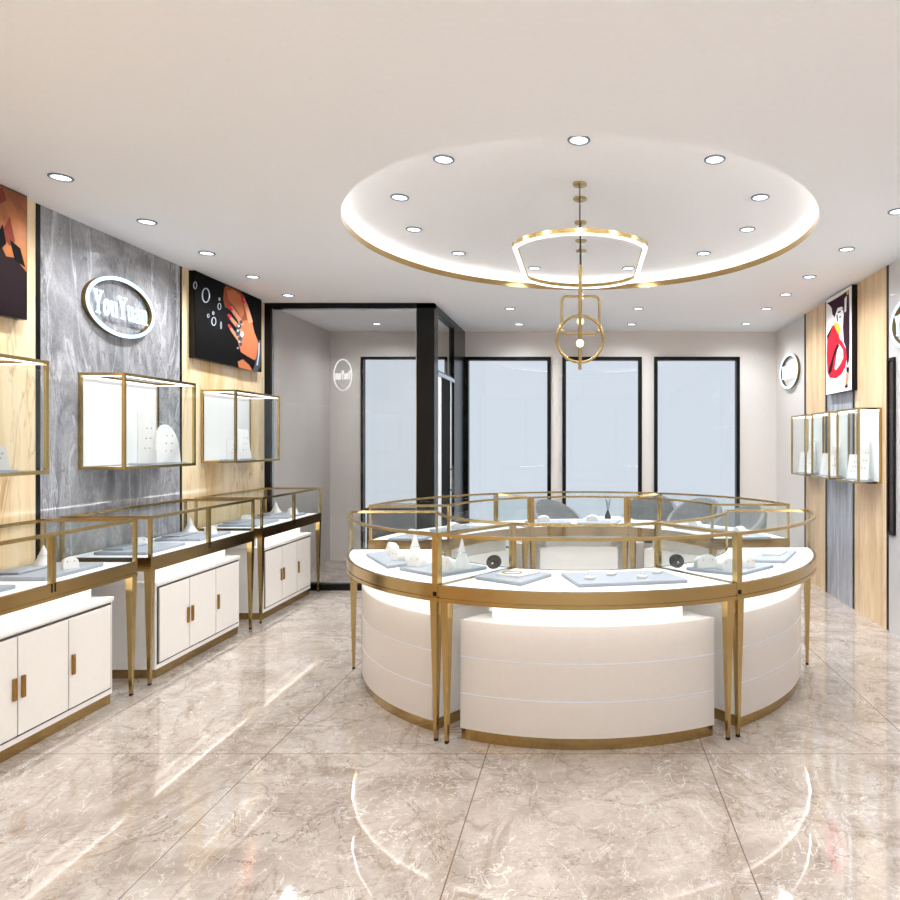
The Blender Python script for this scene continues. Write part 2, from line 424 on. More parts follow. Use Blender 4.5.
def oval_sign(x, y, z, side, label):
    """side=+1: on the left wall facing +X; -1: on the right wall facing -X"""
    t = thing('illuminated_wall_sign', (x, y, z), label, 'sign')
    fn = lambda u, v, d: (side*d, side*u, v)      # reading direction follows the wall
    oval_band(fn, .332, .197, .02, 0.0, .030).build('side_band', M['signside'], t)
    oval_band(fn, .335, .199, .024, .030, .036).build('glowing_rim', M['sign'], t)
    w, qs = word('YouYuan'); m = MB()
    for p in qs:
        A = [fn((px/w-.5)*.53, (py-.5)*.15, .024) for px, py in p]; B = [fn((px/w-.5)*.53, (py-.5)*.15, .032) for px, py in p]
        m.loft(A, B)
    m.build('lettering', M['letters'], t)
    for q in (-.2, .19):
        MB().box(*((0, .024) if side > 0 else (-.024, 0)), q, q+.008, -.02, -.01).build('standoff', M['silver'], t)
    return t
oval_sign(XL+.003, 4.535, 2.36, 1, 'lit oval sign with letters on the grey marble wall panel')
oval_sign(XR-.001, 7.70, 2.27, -1, 'lit oval sign with letters on the right wall near the back corner')
oval_sign(WX-.001, 4.77, 2.32, -1, 'lit oval sign cut by the right edge of the photo')
# reflection of a lit sign, modelled as glowing mirrored lettering on the booth wall
t = thing('sign_reflection', (-2.99, YB-.001, 2.29), 'modelled reflection of a lit oval sign, reversed letters, inside the glass booth', 'sign')
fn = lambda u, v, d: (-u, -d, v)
oval_band(fn, .115, .195, .010, 0, .004).build('outline', M['signreflect'], t)
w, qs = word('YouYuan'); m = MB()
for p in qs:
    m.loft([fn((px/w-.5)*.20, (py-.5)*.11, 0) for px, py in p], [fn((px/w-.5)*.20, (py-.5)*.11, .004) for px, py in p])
m.build('lettering', M['signreflect'], t)

# ---------------------------------------------------------------- downlights
DLW = 44
def make_downlight(loc, label, group):
    t = thing('ceiling_downlight', loc, label, 'downlight', group)
    MB().lathe([(.044, -.001), (.056, -.001), (.056, -.005), (.052, -.008), (.044, -.007), (.044, -.001)], n=28).build('rim', M['trim'], t)
    MB().lathe([(.001, -.003), (.044, -.003), (.044, -.0015), (.001, -.0015)], n=28).build('lens', M['downlight'], t)
    l = bpy.data.lights.new('downlight_lamp', 'SPOT'); l.energy = DLW; l.spot_size = R(158); l.spot_blend = 1; l.shadow_soft_size = .045; l.color = (.93, .965, 1)
    o = bpy.data.objects.new('downlight_lamp', l); COL.objects.link(o); o.parent = t; o.location = (0, 0, -.02)
    return t
DL0 = None
def downlight(x, y, z, label, group):
    global DL0
    if DL0 is None:
        DL0 = make_downlight((x, y, z), label, group); return DL0
    c = copy_tree(DL0); c.location = (x, y, z); c['label'] = label; c['group'] = group; return c
names = ['nearest the viewer', 'second from the front', 'third from the front', 'fourth from the front', 'fifth from the front']
for i, y in enumerate((3.48, 4.18, 4.87, 5.56, 6.26)):
    downlight((-2.71, -2.72, -2.737, -2.745, -2.76)[i], y, H, 'ceiling downlight in the row along the left wall, ' + names[i], 'downlights along the left wall')
names = ['cut by the right photo edge', 'second from the front', 'third from the front', 'fourth from the front', 'fifth from the front', 'sixth and farthest, by the back wall']
for i, y in enumerate((3.99, 4.77, 5.56, 6.22, 6.88, 7.75)):
    downlight(1.855, y, H, 'ceiling downlight in the row along the right wall, ' + names[i], 'downlights along the right wall')
for x, y, s in ((-.766, 6.87, 'left one of the front pair behind the gold ring'), (.543, 6.87, 'right one of the front pair behind the gold ring'),
                (-.763, 7.78, 'left one of the rear pair above the windows'), (.54, 7.78, 'right one of the rear pair above the windows')):
    downlight(x, y, H, 'ceiling downlight, ' + s, 'downlights before the back windows')
downlight(-2.40, 7.76, H, 'ceiling downlight inside the glass booth', 'booth downlights')
CN = ['front centre, nearest the viewer', 'front right', 'right side, above the counter end', 'right side, slightly farther back', 'rear right', 'rear, just right of the pendant rods',
      'rear, just left of the pendant rods', 'rear left', 'left side, slightly farther back', 'left side, above the counter end', 'front left']
RL = [(0, 3.30), (.71, 3.526), (1.09, 4.07), (1.16, 4.68), (.96, 5.27), (.40, 5.72), (-.40, 5.72), (-.96, 5.27), (-1.16, 4.68), (-1.09, 4.07), (-.71, 3.526)]
for i, (dx, y) in enumerate(RL):
    downlight(CX+dx, y, ZR, 'downlight inside the round ceiling recess, ' + CN[i], 'downlights in the round recess')
for y in (-1.2, .1, 1.3):
    for x in (-2.73, -.9, .6, 1.855):
        downlight(x, y, H, 'ceiling downlight out of view behind the viewer', 'downlights behind the viewer')

# ---------------------------------------------------------------- wall display cases
def wall_case(xw, xf, y0, y1, z0, z1, label, ft=.018):
    """xw wall side, xf front side"""
    org = (xw, (y0+y1)/2, z0)
    t = thing('wall_display_case', org, label, 'display case', 'gold framed glass wall cases')
    s = 1 if xf > xw else -1
    def X(a, c): return (min(xw+s*a, xw+s*c), max(xw+s*a, xw+s*c))
    dep = abs(xf-xw)
    m = MB()
    for ya, yb in ((y0, y0+ft), (y1-ft, y1)):
        for a in (0.001, dep-ft): m.box(*X(a, a+ft), ya, yb, z0, z1)
        for za in (z0, z1-ft): m.box(*X(ft, dep-ft), ya, yb, za, za+ft)
    for a in (0.001, dep-ft):
        for za in (z0, z1-ft): m.box(*X(a, a+ft), y0+ft, y1-ft, za, za+ft)
    m.build('frame', M['gold'], t, org)
    MB().box(*X(.003, .012), y0+ft, y1-ft, z0+ft, z1-ft).build('back_panel', M['card'], t, org)
    MB().box(*X(.02, dep-ft), y0+ft, y1-ft, z0+.002, z0+.012).build('shelf', M['deck'], t, org)
    gl = ft*.35
    MB().box(*X(dep-ft+gl, dep-ft+gl+.005), y0+ft, y1-ft, z0+ft, z1-ft).build('front_glass', M['glass'], t, org)
    MB().box(*X(ft, dep-ft), y0+gl, y0+gl+.005, z0+ft, z1-ft).build('side_glass', M['glass'], t, org)
    MB().box(*X(ft, dep-ft), y1-gl-.005, y1-gl, z0+ft, z1-ft).build('side_glass', M['glass'], t, org)
    MB().box(*X(ft, dep-ft), y0+ft, y1-ft, z1-.010, z1-.004).build('top_glass', M['glass'], t, org)
    e = .008
    MB().box(*X(.016, .016+e), y0+ft, y1-ft, z1-ft-.005, z1-ft).box(*X(dep-ft-e, dep-ft), y0+ft, y1-ft, z1-ft-.005, z1-ft+.001) \
        .box(*X(.024, dep-ft-e), y0+ft, y0+ft+e, z1-ft-.005, z1-ft).box(*X(.024, dep-ft-e), y1-ft-e, y1-ft, z1-ft-.005, z1-ft).build('led_strip', M['led_case'], t, org)
    return t
LC = [(2.83, 3.59), (4.178, 4.945), (5.515, 6.31)]
for (y0, y1), l in zip(LC, ('gold framed glass wall case cut by the left photo edge, on yellow marble', 'gold framed glass wall case on the grey marble panel under the lit sign', 'gold framed glass wall case under the hand poster beside the booth')):
    wall_case(XL+(.002 if y0 > 4 and y0 < 5 else 0), -2.859, y0, y1, 1.285, 1.888, l)
RC = [(5.32, 5.78), (5.96, 6.42), (6.60, 7.05)]
for (y0, y1), l in zip(RC, ('nearest of the three gold glass cases on the wood-clad right wall', 'middle of the three gold glass cases on the right wall, under the red poster', 'farthest of the three gold glass cases on the right wall, toward the back corner')):
    wall_case(WX, 2.158, y0, y1, 1.126, 1.73, l, .016)

# ---------------------------------------------------------------- display props
def poly_tray(pts, z, h, label, group='jewellery trays'):
    cx = sum(p[0] for p in pts)/len(pts); cy = sum(p[1] for p in pts)/len(pts)
    a = sum(pts[i][0]*pts[(i+1) % len(pts)][1]-pts[(i+1) % len(pts)][0]*pts[i][1] for i in range(len(pts)))
    if a < 0: pts = pts[::-1]
    o = MB().prism(pts, z, z+h).build('jewellery_tray', M['tray'], None, (cx, cy, z), smooth=False, bevel=.004)
    return tag(o, label, 'tray', group)
def cone(x, y, z, r, h, label):
    """four sided faceted pyramid stand with concave shoulders"""
    t = thing('necklace_cone', (x, y, z), label, 'jewellery stand', 'white pointed jewellery stands')
    prof = [(1, 0), (.98, .08), (.62, .3), (.36, .6), (.14, .88), (.03, 1)]
    m = MB(); rings = []
    for q, hh in prof:
        rings.append([(r*q*cos(a+.5), r*q*sin(a+.5), h*hh) for a in [2*pi*i/12 for i in range(12)]])
    n = 12; vs = [p for g in rings for p in g]; fs = []
    for i in range(len(rings)-1):
        for kx in range(n): fs.append((i*n+kx, i*n+(kx+1) % n, (i+1)*n+(kx+1) % n, (i+1)*n+kx))
    fs += [tuple(reversed(range(n))), tuple((len(rings)-1)*n+kx for kx in range(n))]
    m.add(vs, fs).build('cone', M['prop'], t)
    MB().lathe([(.012+r*.25, h*.52), (.015+r*.25, h*.53), (.012+r*.25, h*.54), (.012+r*.25, h*.52)], n=20).build('chain', M['silver'], t)
    return t
def bust(x, y, z, w, h, label, rz=0, gold=True):
    """leaning wedge stand with rounded shoulders and earrings"""
    t = thing('earring_stand', (x, y, z), label, 'jewellery stand', 'white low jewellery stands', rz)
    pts = [(-w/2, 0), (w/2, 0), (w/2, h*.45)] + [(w/2*cos(R(a)), h*.45+h*.55*sin(R(a))) for a in range(20, 161, 20)] + [(-w/2, h*.45)]
    A = [(px, -.03+py*.25, py) for px, py in pts]; B = [(px, .03, py*.85) for px, py in pts]
    MB().loft(A, B).build('stand', M['prop'], t, bevel=.002)
    m = MB()
    for sx in (-.22, .22):
        m.lathe([(.002, -.003), (.0038, 0), (.002, .003), (.0005, .004)], (sx*w, -.033+h*.6*.25, h*.6), 8)
    m.build('earrings', M['jewel'] if gold else M['silver'], t)
    return t
def ring_block(x, y, z, label, rz=0, s=1.0):
    t = thing('ring_holder', (x, y, z), label, 'jewellery stand', 'small white ring holders', rz)
    MB().box(-.022*s, .022*s, -.016*s, .016*s, 0, .012*s).build('pad', M['prop'], t, bevel=.003)
    MB().tube([(.008*s*cos(R(a)), 0, .013*s+.008*s*sin(R(a))+.002) for a in range(-30, 211, 30)], .0014).build('ring', M['silver'], t)
    return t
def easel_board(x, y, z, w, h, lean, label, rz=0, rounded=False, base=True):
    t = thing('display_board', (x, y, z), label, 'jewellery stand', 'white display boards', rz)
    if rounded: pts = [(-w/2, 0), (w/2, 0)] + [(w/2*cos(R(a)), h*.35+h*.65*sin(R(a))) for a in range(0, 181, 12)]
    else: pts = [(-w/2, 0), (w/2, 0), (w*.36, h), (-w*.36, h)]
    zb = .016 if base else 0
    A = [(px, py*lean-.012, py+zb) for px, py in pts]; B = [(px, py*lean+.006, py+zb) for px, py in pts]
    MB().loft(A, B).build('board', M['prop'], t)
    if base: MB().box(-w*.62, w*.62, -.05, .05+h*lean, 0, .016).build('base', M['tray'], t, bevel=.003)
    m = MB()
    for i in range(3):
        for s in (-1, 1): m.lathe([(.0035, -.004), (.005, 0), (.0035, .004), (.0005, .005)], (s*w*.12+i*.01, (h*(.3+.2*i))*lean-.014, zb+h*(.3+.2*i)), 8)
    m.build('earrings', M['silver'], t)
    return t
# inside the left wall cases
easel_board(-2.98, 4.58, 1.297, .12, .34, .12, 'tall white pointed board inside the case on grey marble', R(60))
easel_board(-2.97, 4.80, 1.297, .16, .27, .2, 'rounded white earring board at the right end of the grey marble case', R(60), True)
easel_board(-2.96, 5.66, 1.297, .11, .17, .15, 'short white board in the case beside the booth', R(60))
easel_board(-3.0, 5.93, 1.297, .12, .26, .15, 'tall white board at the centre of the case beside the booth', R(60))
easel_board(-2.99, 3.40, 1.297, .14, .12, .15, 'low white board in the wall case at the left photo edge', R(60))
cn = ['nearest right wall case', 'middle right wall case', 'farthest right wall case']
for (y0, y1), s in zip(RC, cn):
    easel_board(2.25, y0+.13, 1.138, .09, .31, .25, 'tall leaning white board in the ' + s, R(-40))
    easel_board(2.25, y0+.33, 1.138, .10, .20, .15, 'shorter white board in the ' + s, R(-40))

def strip_lamp(name, p, q, power, parent, org, width=.008, tilt=0):
    """thin one-sided LED strip from p to q shining down"""
    l = bpy.data.lights.new(name, 'AREA'); l.shape = 'RECTANGLE'
    dx, dy = q[0]-p[0], q[1]-p[1]; ln = math.hypot(dx, dy)
    l.size = ln; l.size_y = width; l.energy = power; l.color = (1, .985, .96)
    o = bpy.data.objects.new(name, l); COL.objects.link(o); o.parent = parent
    o.location = ((p[0]+q[0])/2-org[0], (p[1]+q[1])/2-org[1], p[2]-org[2]); o.rotation_euler = (tilt, 0, math.atan2(dy, dx))
    return o
HOOD = .45       # watts per metre of hood strip, added so the decks bounce light up
# ---------------------------------------------------------------- straight counters along the left wall
ZD, ZT, ZFB = .765, 1.014, .685
def counter(y0, y1, label, xf=-2.585, xb=-3.13):
    org = ((xf+xb)/2, (y0+y1)/2, 0)
    t = thing('jewellery_counter', org, label, 'display counter', 'glass top counters along the left wall')
    B = lambda *a, **k: None
    MB().box(xb+.02, xf-.02, y0+.02, y1-.02, ZD-.03, ZD-.001).build('deck', M['deck'], t, org, smooth=False)
    m = MB()
    def loop(m, i, o, za, zb):
        m.box(xf-i, xf+o, y0-o, y1+o, za, zb).box(xb-o, xb+i, y0-o, y1+o, za, zb).box(xb+i, xf-i, y0-o, y0+i, za, zb).box(xb+i, xf-i, y1-i, y1+o, za, zb)
    loop(m, .02, 0, ZFB+.022, ZD); loop(m, .02, -.004, ZFB+.018, ZFB+.022); loop(m, .02, .0, ZFB, ZFB+.018)
    m.build('fascia', M['gold2'], t, org, smooth=False)
    MB().box(xb+.02, xf-.02, y0+.02, y1-.02, ZFB+.01, ZFB+.02).build('underside', M['white'], t, org, smooth=False)
    strip_lamp('cabinet_strip_lamp', (xf-.03, y0+.05, ZFB+.008), (xf-.03, y1-.05, ZFB+.008), 1.5*(y1-y0), t, org, width=.012, tilt=R(74))
    # glass hood
    ft = .018; m = MB(); loop(m, ft, 0, ZT-ft, ZT)
    for yy in (y0, y1-ft):
        for xx in (xf-ft, xb): m.box(xx, xx+ft, yy, yy+ft, ZD, ZT-ft)
    ym = (y0+y1)/2
    m.box(xf-ft, xf, ym-.017, ym-.001, ZD, ZT-ft).box(xf-ft, xf, ym+.001, ym+.017, ZD, ZT-ft)
    m.build('hood_frame', M['gold'], t, org, smooth=False)
    MB().box(xf, xf+.0015, ym-.014, ym-.006, ZD-.04, ZD+.002).box(xf, xf+.0015, ym+.006, ym+.014, ZD-.04, ZD+.002).build('lock_slot', M['black'], t, org, smooth=False)
    MB().box(xf-.011, xf-.006, y0+ft, y1-ft, ZD, ZT-ft).build('front_glass', M['glass'], t, org, smooth=False)
    MB().box(xb+ft, xf-ft, y0+.006, y0+.011, ZD, ZT-ft).build('side_glass', M['glass'], t, org, smooth=False)
    MB().box(xb+ft, xf-ft, y1-.011, y1-.006, ZD, ZT-ft).build('side_glass', M['glass'], t, org, smooth=False)
    MB().box(xb+ft, xf-ft, y0+ft, y1-ft, ZT-.010, ZT-.003).build('top_glass', M['glass'], t, org, smooth=False)
    for xx in (xf-.030,):
        strip_lamp('hood_fill_lamp', (xx, y0+.05, ZT-.019), (xx, y1-.05, ZT-.019), HOOD*(y1-y0), t, org, tilt=R(55))  # added fill under the front rail, no visible fitting
    for yy in (y0+.022, y1-.022):
        for xx in (xf-.022, xb+.022):
            MB().frust((xx, yy, .012), .008, (xx, yy, ZFB), .021).build('leg', M['gold'], t, org, smooth=False)
            o = t.children[-1]
            MB().frust((xx, yy, 0), .008, (xx, yy, .0118), .008).build('foot', M['black'], o, org, smooth=False)
    # cabinet
    c0, c1, cf, cb = y0+.13, y1-.13, xf-.055, xb+.02
    MB().box(cb, cf, c0, c1, .055, .57).box(cb, cf+.006, c0-.006, c1+.006, .57, .592).box(cb+.02, cf-.08, c0+.05, c1-.05, .592, ZFB-.001).build('cabinet', M['white'], t, org, smooth=False, bevel=.002)
    MB().box(cb+.01, cf-.006, c0+.006, c1-.006, 0, .055).build('plinth', M['gold2'], t, org, smooth=False)
    d0, d1 = c0+.022, c1-.022
    MB().box(cf, cf+.002, d0-.011, d1+.011, .083, .563).build('door_gap', M['darkgap'], t, org, smooth=False)
    n = 3; wv = (d1-d0)/n
    for i in range(n):
        dd = MB().box(cf+.002, cf+.010, d0+i*wv+.004, d0+(i+1)*wv-.004, .094, .552).build('door', M['door'], t, org, smooth=False)
        hy = d0+(i+1)*wv-.022 if i == 0 else d0+i*wv+.026
        MB().box(cf+.010, cf+.022, hy-.009, hy+.009, .262, .365).build('handle', M['handle'], dd, org, smooth=False, bevel=.002)
    return t
LCN = [(2.66, 3.888), (4.007, 5.266), (5.39, 6.60)]
for (y0, y1), l in zip(LCN, ('near white and gold glass counter cut by the left photo edge', 'middle one of the three white and gold counters along the left wall', 'far white and gold counter next to the glass booth')):
    counter(y0, y1, l)
LT = .02
for (y0, y1), s in zip(LCN, ('near left counter', 'middle left counter', 'far left counter')):
    for a, c, w in ((.10, .51, 'front'), (.68, 1.09, 'rear')):
        yy0, yy1 = y0+a, y0+c
        poly_tray([(-3.0, yy0), (-2.68, yy0), (-2.68, yy1), (-3.0, yy1)], ZD-.001, LT, 'pale grey jewellery tray, the %s one on the %s' % (w, s))
        poly_tray([(-2.99, yy0+.06), (-2.86, yy0+.06), (-2.86, yy1-.12), (-2.99, yy1-.12)], ZD-.001+LT, .012, 'small raised pad on the %s tray of the %s' % (w, s), 'raised pads')
    cone(-2.92, y0+.97, ZD-.001+LT, .055, .115, 'pointed white cone on the rear tray of the ' + s)
    bust(-2.74, y0+.92, ZD-.001+LT, .07, .065, 'low white earring stand on the rear tray of the ' + s, R(50))
    bust(-2.93, y0+.42, ZD-.001+LT, .09, .05, 'low white earring stand on the front tray of the ' + s, R(50))

# ---------------------------------------------------------------- round island of curved counters
IX, IY = -.022, 4.59
ROT = R(1.63); RO, RI = 1.515, .955
def ip(r, a, z=None):
    q = (IX + r*sin(a+ROT), IY - r*cos(a+ROT))
    return q if z is None else (q[0], q[1], z)
class Seg:
    def __init__(s, a0, a1, b0, b1): s.a0, s.a1, s.b0, s.b1 = R(a0), R(a1), R(b0), R(b1)
    def path(s, ins, n=28, ro=None, ri=None, insa=None):
        ro = (RO if ro is None else ro)-ins; ri = (RI if ri is None else ri)+ins
        ia = ins if insa is None else insa
        out = [ip(ro, s.a0+ia/ro + (s.a1-s.a0-2*ia/ro)*i/n) for i in range(n+1)]
        inn = [ip(ri, s.b0+ia/ri + (s.b1-s.b0-2*ia/ri)*i/n) for i in range(n+1)]
        return out, inn
    def slab(s, m, z0, z1, ins=0, **k):
        o, i = s.path(ins, **k); n = len(o)
        vs = [(x, y, z0) for x, y in o+i] + [(x, y, z1) for x, y in o+i]; N2 = 2*n; fs = []
        for q in range(n-1):
            fs += [(q, n+q, n+q+1, q+1), (N2+q, N2+q+1, N2+n+q+1, N2+n+q), (q, q+1, N2+q+1, N2+q), (n+q+1, n+q, N2+n+q, N2+n+q+1)]
        fs += [(0, N2, N2+n, n), (n-1, 2*n-1, N2+2*n-1, N2+n-1)]
        return m.add(vs, fs)
    def band(s, m, z0, z1, i0, i1, **k):
        """closed frame between inset i0 and i1"""
        o0, n0 = s.path(i0, **k); o1, n1 = s.path(i1, **k)
        P = o0+n0[::-1]; Q = o1+n1[::-1]; n = len(P)
        vs = [(x, y, z0) for x, y in P]+[(x, y, z0) for x, y in Q]+[(x, y, z1) for x, y in P]+[(x, y, z1) for x, y in Q]; fs = []
        for q in range(n):
            j = (q+1) % n
            fs += [(q, j, n+j, n+q), (2*n+q, 3*n+q, 3*n+j, 2*n+j), (q, 2*n+q, 2*n+j, j), (n+q, n+j, 3*n+j, 3*n+q)]
        return m.add(vs, fs)
    def arcband(s, m, r0, r1, aa, ab, z0, z1, n=28):
        P = [ip(r0, aa+(ab-aa)*i/n) for i in range(n+1)]; Q = [ip(r1, aa+(ab-aa)*i/n) for i in range(n+1)]; c = n+1
        vs = [(x, y, z0) for x, y in P+Q]+[(x, y, z1) for x, y in P+Q]; N2 = 2*c; fs = []
        for q in range(n):
            fs += [(q, c+q, c+q+1, q+1), (N2+q, N2+q+1, N2+c+q+1, N2+c+q), (q, q+1, N2+q+1, N2+q), (c+q+1, c+q, N2+c+q, N2+c+q+1)]
        fs += [(0, N2, N2+c, c), (n, c+n, N2+c+n, N2+n)]
        return m.add(vs, fs)
def island_counter(sg, label, posts, slot=None):
    am = (sg.a0+sg.a1)/2; c = ip((RO+RI)/2, am); org = (c[0], c[1], 0)
    t = thing('curved_jewellery_counter', org, label, 'display counter', 'curved counters of the round island')
    sg.slab(MB(), ZD-.03, ZD-.001, .02).build('deck', M['deck'], t, org)
    m = MB(); sg.band(m, ZFB+.024, ZD, .001, .02); sg.band(m, ZFB+.019, ZFB+.024, .006, .02); sg.band(m, ZFB, ZFB+.019, .001, .02)
    m.build('fascia', M['gold2'], t, org)
    sg.slab(MB(), ZFB+.012, ZFB+.02, .02).build('underside', M['white'], t, org)
    for i in range(5):
        A_ = ip(RO-.034, sg.a0+.04+(sg.a1-sg.a0-.08)*i/5, ZFB+.010); B_ = ip(RO-.034, sg.a0+.04+(sg.a1-sg.a0-.08)*(i+1)/5, ZFB+.010)
        strip_lamp('cabinet_strip_lamp', A_, B_, 1.5*math.hypot(B_[0]-A_[0], B_[1]-A_[1]), t, org, width=.012, tilt=R(74))
    if slot is not None:
        x, y = ip(*slot); MB().frust((x, y, ZFB+.026), .009, (x, y, ZFB+.046), .009, slot[1]+ROT).build('lock_slot', M['black'], t, org, smooth=False)
    # glass hood
    ft = .018
    m = MB(); sg.band(m, ZT-.015, ZT, .002, ft+.002)
    for (r, a, w) in posts:
        x, y = ip(r, a); m.frust((x, y, ZD), w/2, (x, y, ZT-.014), w/2, a+ROT)
    m.build('hood_frame', M['gold'], t, org)
    m = MB(); sg.arcband(m, RO-.008, RO-.013, sg.a0+.012, sg.a1-.012, ZD, ZT-.014); m.build('front_glass', M['glass'], t, org)
    m = MB(); sg.arcband(m, RI+.013, RI+.008, sg.b0+.018, sg.b1-.018, ZD, ZT-.014); m.build('back_glass', M['glass'], t, org)
    for (aa, bb, sn) in ((sg.a0, sg.b0, 1), (sg.a1, sg.b1, -1)):
        P0 = ip(RO-.02, aa+sn*.007); P1 = ip(RI+.02, bb+sn*.011); P2 = ip(RI+.02, bb+sn*.016); P3 = ip(RO-.02, aa+sn*.010)
        q = [P0, P1, P2, P3]
        MB().loft([(x, y, ZD) for x, y in q], [(x, y, ZT-.014) for x, y in q]).build('side_glass', M['glass'], t, org, smooth=False)
    sg.slab(MB(), ZT-.010, ZT-.004, .018).build('top_glass', M['glass'], t, org)
    for (r, a0_, a1_, nn) in ((RO-.034, sg.a0+.04, sg.a1-.04, 5),):
        for i in range(nn):
            A_ = ip(r, a0_+(a1_-a0_)*i/nn, ZT-.019); B_ = ip(r, a0_+(a1_-a0_)*(i+1)/nn, ZT-.019)
            strip_lamp('hood_fill_lamp', A_, B_, HOOD*math.hypot(B_[0]-A_[0], B_[1]-A_[1]), t, org, tilt=R(55))  # added fill along the curved rail, without a modelled fitting
    # legs
    for (r, a) in ((RO-.028, sg.a0+.033/RO), (RO-.028, sg.a1-.033/RO), (RI+.028, sg.b0+.033/RI), (RI+.028, sg.b1-.033/RI)):
        x, y = ip(r, a)
        o = MB().frust((x, y, .014), .008, (x, y, ZFB), .0215, a+ROT).build('leg', M['gold'], t, org, smooth=False)
        MB().frust((x, y, 0), .008, (x, y, .0138), .008, a+ROT).build('foot', M['black'], o, org, smooth=False)
    # cabinet: recessed body with three curved front boards and brass plinth
    ins_ = .066 if abs(sg.a0+sg.a1) < .01 else .115
    kw = dict(ro=1.412, ri=1.03, insa=ins_)
    sg.slab(MB(), .055, .585, 0, **kw).build('cabinet', M['white'], t, org)
    sg.slab(MB(), .585, ZFB+.010, 0, ro=1.33, ri=1.06, insa=.18).build('riser', M['white'], t, org)
    sg.slab(MB(), 0, .055, 0, ro=1.414, ri=1.028, insa=ins_-.002).build('plinth', M['gold2'], t, org)
    sa, sb = sg.a0+(ins_-.003)/1.41, sg.a1-(ins_-.003)/1.41
    for z0, z1 in ((.057, .226), (.232, .405), (.411, .585)):
        m = MB(); sg.arcband(m, 1.424, 1.4125, sa, sb, z0, z1); m.build('front_board', M['cream'], t, org)
    for z0, z1 in ((.2265, .2315), (.4055, .4105)):
        m = MB(); sg.arcband(m, 1.423, 1.4125, sa, sb, z0, z1); m.build('board_trim', M['boardtrim'], t, org)
    return t
pf = lambda s, a, off: (RO-.022, a+off/RO, .032)
ISL = {
 'front': Seg(-28.6, 28.6, -24.5, 24.5), 'fr': Seg(28.6, 82.4, 24.5, 77.8), 'fl': Seg(-82.4, -28.6, -77.8, -24.5),
 'rear': Seg(151.4, 208.6, 155.5, 204.5), 'rr': Seg(97.6, 151.4, 102.2, 155.5), 'rl': Seg(208.6, 262.4, 204.5, 257.8)}
thin = .016
def corner_posts(sg, thick=()):
    out = []
    for kx, (r, a, s) in enumerate(((RO-.011, sg.a0, 1), (RO-.011, sg.a1, -1), (RI+.011, sg.b0, 1), (RI+.011, sg.b1, -1))):
        if kx in thick: w = .034; out.append((r+(-.007 if r > 1.2 else .007), a+s*.019/r, w))
        elif kx in thick_none: continue
        else: out.append((r, a+s*.011/r, thin))
    return out
thick_none = (0, 1); P = corner_posts(ISL['front'])
island_counter(ISL['front'], 'front curved counter of the round island, facing the viewer', P)
thick_none = ()
island_counter(ISL['fr'], 'right front curved counter of the round island', corner_posts(ISL['fr'], (0,)), (RO-.007, ISL['fr'].a0+.02/RO))
island_counter(ISL['fl'], 'left front curved counter of the round island', corner_posts(ISL['fl'], (1,)), (RO-.007, ISL['fl'].a1-.02/RO))
island_counter(ISL['rear'], 'rear middle curved counter of the round island', corner_posts(ISL['rear'], (2, 3)))
island_counter(ISL['rr'], 'right rear curved counter of the round island', corner_posts(ISL['rr']))
island_counter(ISL['rl'], 'left rear curved counter of the round island', corner_posts(ISL['rl']))

def wp(px, py, z):
    D = (HC-z)*F/(py-443.0); return ((px-585)*D/F, D)
zt = ZD-.001
def tray_px(pp, label): return poly_tray([wp(x, y, zt+.018) for x, y in pp], zt, .018, label)
tray_px([(475, 576), (521, 582.5), (552, 573), (505, 569)], 'left grey tray on the front curved counter')
tray_px([(561, 572.5), (578.5, 584), (688, 579.5), (662, 570)], 'large right grey tray on the front curved counter')
tray_px([(366, 553), (387, 565.5), (410, 562.5), (391, 550)], 'grey tray nearest the left end of the round island')
tray_px([(399, 567), (438, 574.5), (487, 566), (450, 560)], 'grey tray on the left front counter beside the gold post')
tray_px([(686, 567), (740, 573), (774, 564.5), (722, 560)], 'grey tray on the right front counter beside the gold post')
tray_px([(752, 559.5), (785, 560.5), (796.5, 550), (762, 549.5)], 'grey tray nearest the right end of the round island')
zz = zt+.018
for px, py, s in ((590, 579, 'front left'), (611, 575, 'rear left'), (642, 578, 'front right'), (657, 573, 'rear right')):
    x, y = wp(px, py, zz); ring_block(x, y, zz, 'small white ring holder, %s one on the large front tray' % s, R(-20), 1.1)
x, y = wp(512, 575, zz); o = MB().prism([wp(496, 575.5, zz), wp(519, 578, zz), wp(541, 573, zz), wp(518, 571, zz)], zz, zz+.010).build('necklace_pad', M['prop'], None, (0, 0, 0), bevel=.002)
tag(o, 'white necklace pad lying on the left tray of the front counter', 'jewellery stand')
o = MB().tube([(x+.05*cos(R(a)), y+.03*sin(R(a)), zz+.0125) for a in range(0, 360, 15)], .0025, 6, True).build('gold_bracelet', M['jewel'])
tag(o, 'gold bracelet lying on the white pad of the front counter', 'bracelet')
def at(px, py): return wp(px, py, zz)
for px, py, r, h, l in ((415, 560.5, .058, .155, 'tall white cone on the left front counter, left of the gold post'), (462, 568, .05, .16, 'tall white cone on the left front counter, right of the gold post')):
    x, y = at(px, py); cone(x, y, zz, r, h, l)
for px, py, w, h, rz, l in ((391, 554, .075, .075, -60, 'white peaked stand at the back of the left end tray'), (398, 559.5, .07, .06, -40, 'white earring stand on the left end tray beside the cone'),
        (417, 566, .09, .07, -25, 'white earring stand in front of the tall cone, left of the gold post'), (446, 571, .075, .08, -20, 'white earring stand right of the left gold post'),
        (727, 569, .09, .06, 25, 'white earring stand with gold studs left of the right gold post'), (706, 567, .12, .07, 15, 'wide white stand on the right front counter'),
        (747, 567, .07, .06, 35, 'white earring stand right of the right gold post')):
    x, y = at(px, py); bust(x, y, zz, w, h, l, R(rz))
